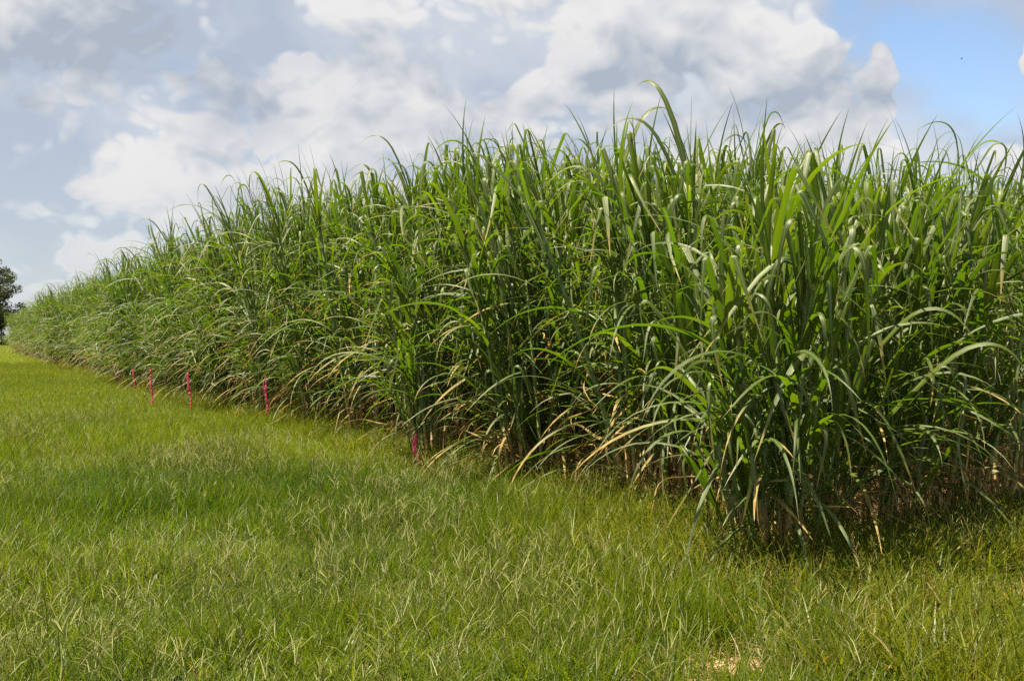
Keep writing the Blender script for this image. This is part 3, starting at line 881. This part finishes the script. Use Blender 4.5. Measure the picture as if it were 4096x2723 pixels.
# farther lawn
p, u, v = lawn(18.0, 60.0, 0.55, 2.0)
pn = 0.5 + 0.6 * (vnoise(p[:, 0], p[:, 1], 4, 41) - 0.5) + 0.15
a = pack(p, rg.uniform(0.9, 1.3, len(p)), rg.uniform(0.8, 1.3, len(p)), 4)
p2, u2, v2 = lawn(58.0, 185.0, 1.7, 4.0)
keep = p2[:, 0] < -0.20 * p2[:, 1]
p2 = p2[keep]
a2 = pack(p2, rg.uniform(2.6, 3.4, len(p2)), rg.uniform(1.0, 1.6, len(p2)), 4)
scatter("distant_grass", np.concatenate([a, a2]), FARTURF, "mown grass running back along the field towards the tree", "grass",
        np.concatenate([pn, 0.75 + 0.4 * (vnoise(p2[:, 0], p2[:, 1], 9, 5) - 0.5)]))

# ------------------------------------------------------------------ single weed tufts at the foot of the corner
WB = []
for i in range(8):
    V, Q, att = blades(np.random.default_rng(300 + i), 1, 0.0, (0.32, 0.5), (0.010, 0.016), (0.05, 0.45), (0.5, 1.9), (0.35, 1.0), 0.0, seg=6)
    WB.append(make_mesh("weed_blade", V, Q, att, M_WEED))
SH = []
for i in range(4):
    r = np.random.default_rng(400 + i); b = Bag(); H = r.uniform(0.35, 0.55)
    V, Q = tube([(0, 0, 0), (0.02, 0, H * 0.5), (0.06, 0, H)], 0.0014, 3); b.add(V, Q, {"tint": 0.5, "dry": 0.0})
    for k in range(11):
        t = 0.62 + 0.38 * k / 11; c = np.array([0.06 * t * t, 0, H * t]); a = r.uniform(0, 6.28); L = 0.05 * (1.25 - t)+0.012
        V, Q = tube([c, c + np.array([math.cos(a) * L * .6, math.sin(a) * L * .6, L * 0.8])], [0.003, 0.0022], 4)
        b.add(V, Q, {"tint": r.uniform(0.5, 1), "dry": (0.0, 0.6)[i % 2]})
    SH.append(b.mesh("seed_head", M_WEED))
WEED_SPOTS = [(846, 566, "upright weed tuft with bright green blades before the dark gap right of the corner clump"),
              (872, 560, "tall weed tuft with a folded bright blade in the dark gap"),
              (905, 556, "leaning weed tuft at the foot of the shaded right face"),
              (940, 545, "weed tuft with seed heads below the shaded right face"),
              (985, 534, "weed tuft beside the shaded stalks near the right frame edge"),
              (1012, 524, "seeding weed tuft at the right frame edge, against the cane"),
              (800, 585, "weed tuft with brown seed heads right below the corner clump"),
              (765, 592, "seeding weed tuft in front of the tan corner stalks"),
              (712, 572, "weed tuft left of the corner clump's foot"),
              (665, 548, "weed tuft between the corner clump and the grass to its left"),
              (868, 612, "broad bladed weed tuft standing in the coarse grass at lower right"),
              (930, 600, "weed tuft with drooping blades in the coarse grass at right"),
              (770, 640, "sparse weed tuft leaning over the sandy patch"),
              (838, 655, "weed tuft at the lower edge right of the sandy patch")]
for i, (x, y, lab) in enumerate(WEED_SPOTS):
    r = np.random.default_rng(500 + i)
    root = link("weed_tuft", None); root.location = ground_at(x, y); tag(root, lab, "weed", "weed tufts at the corner of the field")
    for q in range(int(r.integers(8, 13))):
        b = link("blade", WB[int(r.integers(8))], root); b.rotation_euler.z = r.uniform(0, 6.28); b.scale = (1.2, 1.2, r.uniform(0.8, 1.35))
        b.location = (r.normal(0, 0.02), r.normal(0, 0.02), 0)
    for q in range(int(r.integers(2, 5))):
        b = link("seed_head", SH[int(r.integers(4))], root); b.rotation_euler = (r.normal(0, 0.15), r.normal(0, 0.15), r.uniform(0, 6.28)); b.scale = (1.0, 1.0, r.uniform(0.85, 1.25))
        b.location = (r.normal(0, 0.03), r.normal(0, 0.03), 0)

# ------------------------------------------------------------------ pink flagged stakes
M_PINK = plain_material("pink_flagging", (0.95, 0.085, 0.27), 0.45, trans=0.35)
M_WOOD = plain_material("stake_wood", (0.42, 0.27, 0.15), 0.8, noise_scale=30, color2=(0.30, 0.18, 0.09))
FLAGS = [((415, 473), 0.48, 0.03, "short pink stake half hidden in grass before the pale stalked clump"),
         ((380, 443), 0.92, -0.10, "dark pink ribboned stake under arching leaves left of the pale stalked clump"),
         ((268, 428), 0.95, -0.05, "bright pink ribboned stake, nearest of the clearly visible ones"),
         ((192, 413), 0.88, -0.11, "pink stake with a bulging ribbon knot, second along the open edge"),
         ((153, 408), 0.90, -0.06, "tall pink ribboned stake leaning left at the grass edge"),
         ((135.5, 394), 0.70, -0.12, "thin pinkish stake mostly hidden by hanging leaves"),
         ((120, 386), 0.68, -0.08, "small faded pink stake deep in the hanging leaves"),
         ((84, 373), 0.80, -0.02, "distant pink stake with a loose ribbon at the leafy edge"),
         ((53, 364), 0.60, 0.0, "farthest tiny pink stake low under the leaves")]
for i, ((x, y), h, lean, lab) in enumerate(FLAGS):
    r = np.random.default_rng(60 + i)
    root = link("flagged_stake", None); g = ground_at(x, y); root.location = g; root.rotation_euler = (0, lean, r.uniform(-0.3, 0.3))
    tag(root, lab, "stake", "pink flagged stakes along the field edge")
    V = np.array([(sx * 0.008, sy * 0.006, z) for z in (-0.05, h) for sx, sy in ((-1, -1), (1, -1), (1, 1), (-1, 1))])
    Q = np.array([(0, 1, 5, 4), (1, 2, 6, 5), (2, 3, 7, 6), (3, 0, 4, 7), (4, 5, 6, 7)])
    link("post", make_mesh("stake_post", V, Q, mat=M_WOOD, smooth=False), root)
    # ribbon wound round the post in sleeves of uneven width
    zz = np.linspace(0.12 * h, h * 1.0, 22)
    ww = 0.012 + 0.010 * np.abs(np.sin(zz * 9 + i)) + r.uniform(0, 0.005, 22); ww[r.permutation(20)[:7]] *= 0.35; ww[r.permutation(20)[:3]] *= 1.5; ww[-1] = 0.012
    V, Q = tube(np.stack([0.006 * np.sin(zz * 14 + i), 0 * zz, zz], 1), ww, 6)
    link("ribbon", make_mesh("stake_ribbon", V, Q, mat=M_PINK, smooth=False), root)
    # loose tails hanging from the knot
    for k in range(2):
        a = r.uniform(2.2, 4.2) if k == 0 else r.uniform(-1, 1)
        L = r.uniform(0.18, 0.34); n = 9; t = np.linspace(0, 1, n)
        cx, cz = 0.014 + 0.035 * np.sin(t * 2.2), h * (0.95 - 0.35 * k) + 0.03 * np.sin(t * 3) - L * t
        tw = t * r.uniform(-2, 2)
        V = np.stack([np.stack([np.cos(a) * cx + sg * 0.011 * np.cos(a + 1.57 + tw), np.sin(a) * cx + sg * 0.011 * np.sin(a + 1.57 + tw), cz], 1) for sg in (-1, 1)], 1).reshape(-1, 3)
        Q = np.array([(2 * q, 2 * q + 1, 2 * q + 3, 2 * q + 2) for q in range(n - 1)])
        link("ribbon_tail", make_mesh("ribbon_tail", V, Q, mat=M_PINK), root)

# ------------------------------------------------------------------ distant tree and bushes
M_BARK = plain_material("bark", (0.055, 0.045, 0.035), 0.9, noise_scale=4, color2=(0.10, 0.08, 0.06))
def crown_material(name, lo, hi):
    m, s = material(name)
    t = s.attr("tint"); c = s.mix(t, lo, hi)
    leaf_output(s, c, s.mix(1.0, c, (1.6, 1.6, 0.7), 'MULTIPLY'), 0.5, 0.035, 0.25)
    return m
M_CROWN = crown_material("oak_leaves", (0.022, 0.038, 0.014), (0.075, 0.088, 0.034))
M_BUSH = crown_material("bush_leaves", (0.035, 0.065, 0.015), (0.085, 0.115, 0.03))

def leaf_cloud(r, clumps, per, size):
    """leaf-sized quads spread through a list of (centre, radius) clumps"""
    C = np.concatenate([np.tile(c, (per, 1)) for c, _ in clumps]); Rr = np.concatenate([np.full(per, q) for _, q in clumps])
    n = len(C); d = r.normal(0, 1, (n, 3)); d /= np.linalg.norm(d, axis=1)[:, None]
    P0 = C + d * (Rr * r.random(n) ** 0.45)[:, None] * np.array([1, 1, 0.75])
    a = r.normal(0, 1, (n, 3)); a /= np.linalg.norm(a, axis=1)[:, None]
    b = np.cross(a, r.normal(0, 1, (n, 3))); b /= np.linalg.norm(b, axis=1)[:, None]
    s = (size * r.uniform(0.6, 1.3, n))[:, None]
    V = np.stack([P0 - a * s, P0 - b * s * 0.6, P0 + a * s, P0 + b * s * 0.6], 1).reshape(-1, 3)
    return V, np.arange(n * 4).reshape(-1, 4), {"tint": np.repeat(np.clip(r.normal(0.45, 0.25, n), 0, 1), 4)}

def oak(x, y, H, W, seed, label):
    r = np.random.default_rng(seed)
    root = link("oak_tree", None); root.location = (x, y, 0); tag(root, label, "tree")
    tb = Bag()
    V, Q = tube([(0, 0, -0.2), (0.1, 0, H * 0.12), (-0.1, 0.1, H * 0.35), (0.1, 0, H * 0.62), (0.2, 0, H * 0.9)], [0.62, 0.42, 0.34, 0.2, 0.05], 9)
    tb.add(V, Q, {"tint": 0.0})
    clumps = []
    for i in range(30):
        t = 0.26 + 0.70 * (i / 29) ; a = i * 2.4 + r.normal(0, 0.4)
        wmax = W * (math.sin(min(1.0, (t - 0.14) / 0.5) * 1.45)) * (1.0 if t < 0.55 else max(0.14, 1 - ((t - 0.55) / 0.47) ** 1.25))
        q = wmax * r.uniform(0.55, 1.0)
        e = np.array([q * math.cos(a), q * math.sin(a), H * t + r.normal(0, 0.25)])
        s0 = np.array([0, 0, H * max(0.2, t - 0.16)])
        V, Q = tube([s0, s0 * 0.5 + e * 0.5 + np.array([0, 0, 0.35]), e], [0.13, 0.08, 0.03], 5); tb.add(V, Q, {"tint": 0.0})
        for g in range(3):
            clumps.append((e * (1 - 0.22 * g) + np.array([0, 0, H * t * 0.0]) + r.normal(0, 0.55, 3), r.uniform(0.75, 1.45)))
    link("trunk", tb.mesh("oak_trunk", M_BARK), root)
    V, Q, att = leaf_cloud(r, clumps, 230, 0.15)
    link("crown", make_mesh("oak_crown", V, Q, att, M_CROWN, smooth=False), root)
    return root
TZ = 170.0
oak((-6 - 512) / FPX * TZ, TZ, 14.0, 4.9, 3, "dark broadleaf tree cut by the left frame edge beyond the field")

def bush(x, y, rad, h, seed, label):
    r = np.random.default_rng(seed)
    root = link("bush", None); root.location = (x, y, 0); tag(root, label, "bush", "bushes under the tree")
    sb = Bag(); clumps = []
    for i in range(9):
        a, q = r.uniform(0, 6.28), rad * math.sqrt(r.random())
        e = np.array([q * math.cos(a), q * math.sin(a), h * r.uniform(0.3, 0.8)])
        V, Q = tube([(0, 0, 0), e * 0.6, e], [0.05, 0.03, 0.012], 4); sb.add(V, Q, {"tint": 0.0}); clumps.append((e, r.uniform(0.35, 0.6) * h))
    link("stems", sb.mesh("bush_stems", M_BARK), root)
    V, Q, att = leaf_cloud(r, clumps, 240, 0.11)
    link("crown", make_mesh("bush_crown", V, Q, att, M_BUSH, smooth=False), root)
bush((6.5 - 512) / FPX * 163, 163, 0.9, 1.1, 8, "low light green bush at the tree's foot beside the cane")
bush((0.5 - 512) / FPX * 165, 165, 1.1, 0.9, 9, "low dark bush under the tree at the left frame edge")

# ------------------------------------------------------------------ small things
def lone_leaf(name, x, y, rotz, pitch, kind, idx, scale, z, label, cat, dry=0.0, tint=0.6):
    V, Q, att, _ = LEAVES[kind][idx]
    att = dict(att, dry=np.full(len(V), dry), tint=np.full(len(V), tint))
    o = link(name, make_mesh(name, V * scale, Q, att, M_LEAF))
    o.location = ground_at(x, y, z); o.rotation_euler = Euler((0, pitch, rotz), 'XYZ')
    return tag(o, label, cat)
lone_leaf("fallen_leaf", 948, 682, R(8), R(62), 'erect', 2, 0.62, 0.10, "long pale striped cane leaf lying over the grass in the bottom right corner", "leaf", tint=0.75)
M_YEL = plain_material("yellow_leaf", (0.62, 0.42, 0.03), 0.5, trans=0.3)
M_ORG = plain_material("orange_leaf", (0.50, 0.14, 0.03), 0.5, trans=0.3)
for (x, y, mat, lab) in ((163, 468, M_YEL, "single bright yellow blade standing in the lawn at left"), (250, 509, M_ORG, "small orange dead blade in the lawn below the stakes")):
    V, Q, att = blades(np.random.default_rng(int(x)), 1, 0.0, (0.16, 0.2), (0.016, 0.02), (0.1, 0.3), (0.4, 0.9), (0.5, 0.6), 0.0, seg=6)
    o = link("withered_blade", make_mesh("withered_blade", V, Q, att, mat)); o.location = ground_at(x, y, 0.10); tag(o, lab, "blade")

M_BIRD = plain_material("bird_feathers", (0.04, 0.045, 0.06), 0.6)
bz = 60.0
bird = link("bird", None); bird.location = ((961 - 512) / FPX * bz, bz, CAM_H + (HORIZON - 59) / FPX * bz)
tag(bird, "tiny dark bird flying in the blue part of the sky", "bird")
t = np.linspace(-1, 1, 9)
V, Q = tube(np.stack([t * 0.075, 0 * t, 0.008 * t], 1), 0.021 * np.sqrt(np.clip(1 - t ** 2, 0.01, 1)), 6)
link("body", make_mesh("bird_body", V, Q, mat=M_BIRD), bird)
for sg in (-1, 1):
    V = np.array([(0.03, 0, 0.01), (-0.025, 0, 0.01), (0.025, sg * 0.07, 0.05), (-0.03, sg * 0.07, 0.05), (-0.02, sg * 0.16, 0.035), (-0.045, sg * 0.16, 0.035)])
    V = np.concatenate([V, V + np.array([0, 0, -0.004])])
    Q = np.array([(0, 1, 3, 2), (2, 3, 5, 4), (6, 8, 9, 7), (8, 10, 11, 9), (0, 2, 8, 6), (2, 4, 10, 8), (1, 7, 9, 3), (3, 9, 11, 5), (4, 5, 11, 10)])
    link("wing", make_mesh("bird_wing", V, Q, mat=M_BIRD, smooth=False), bird)
bird.rotation_euler = (R(12), R(-8), R(20))
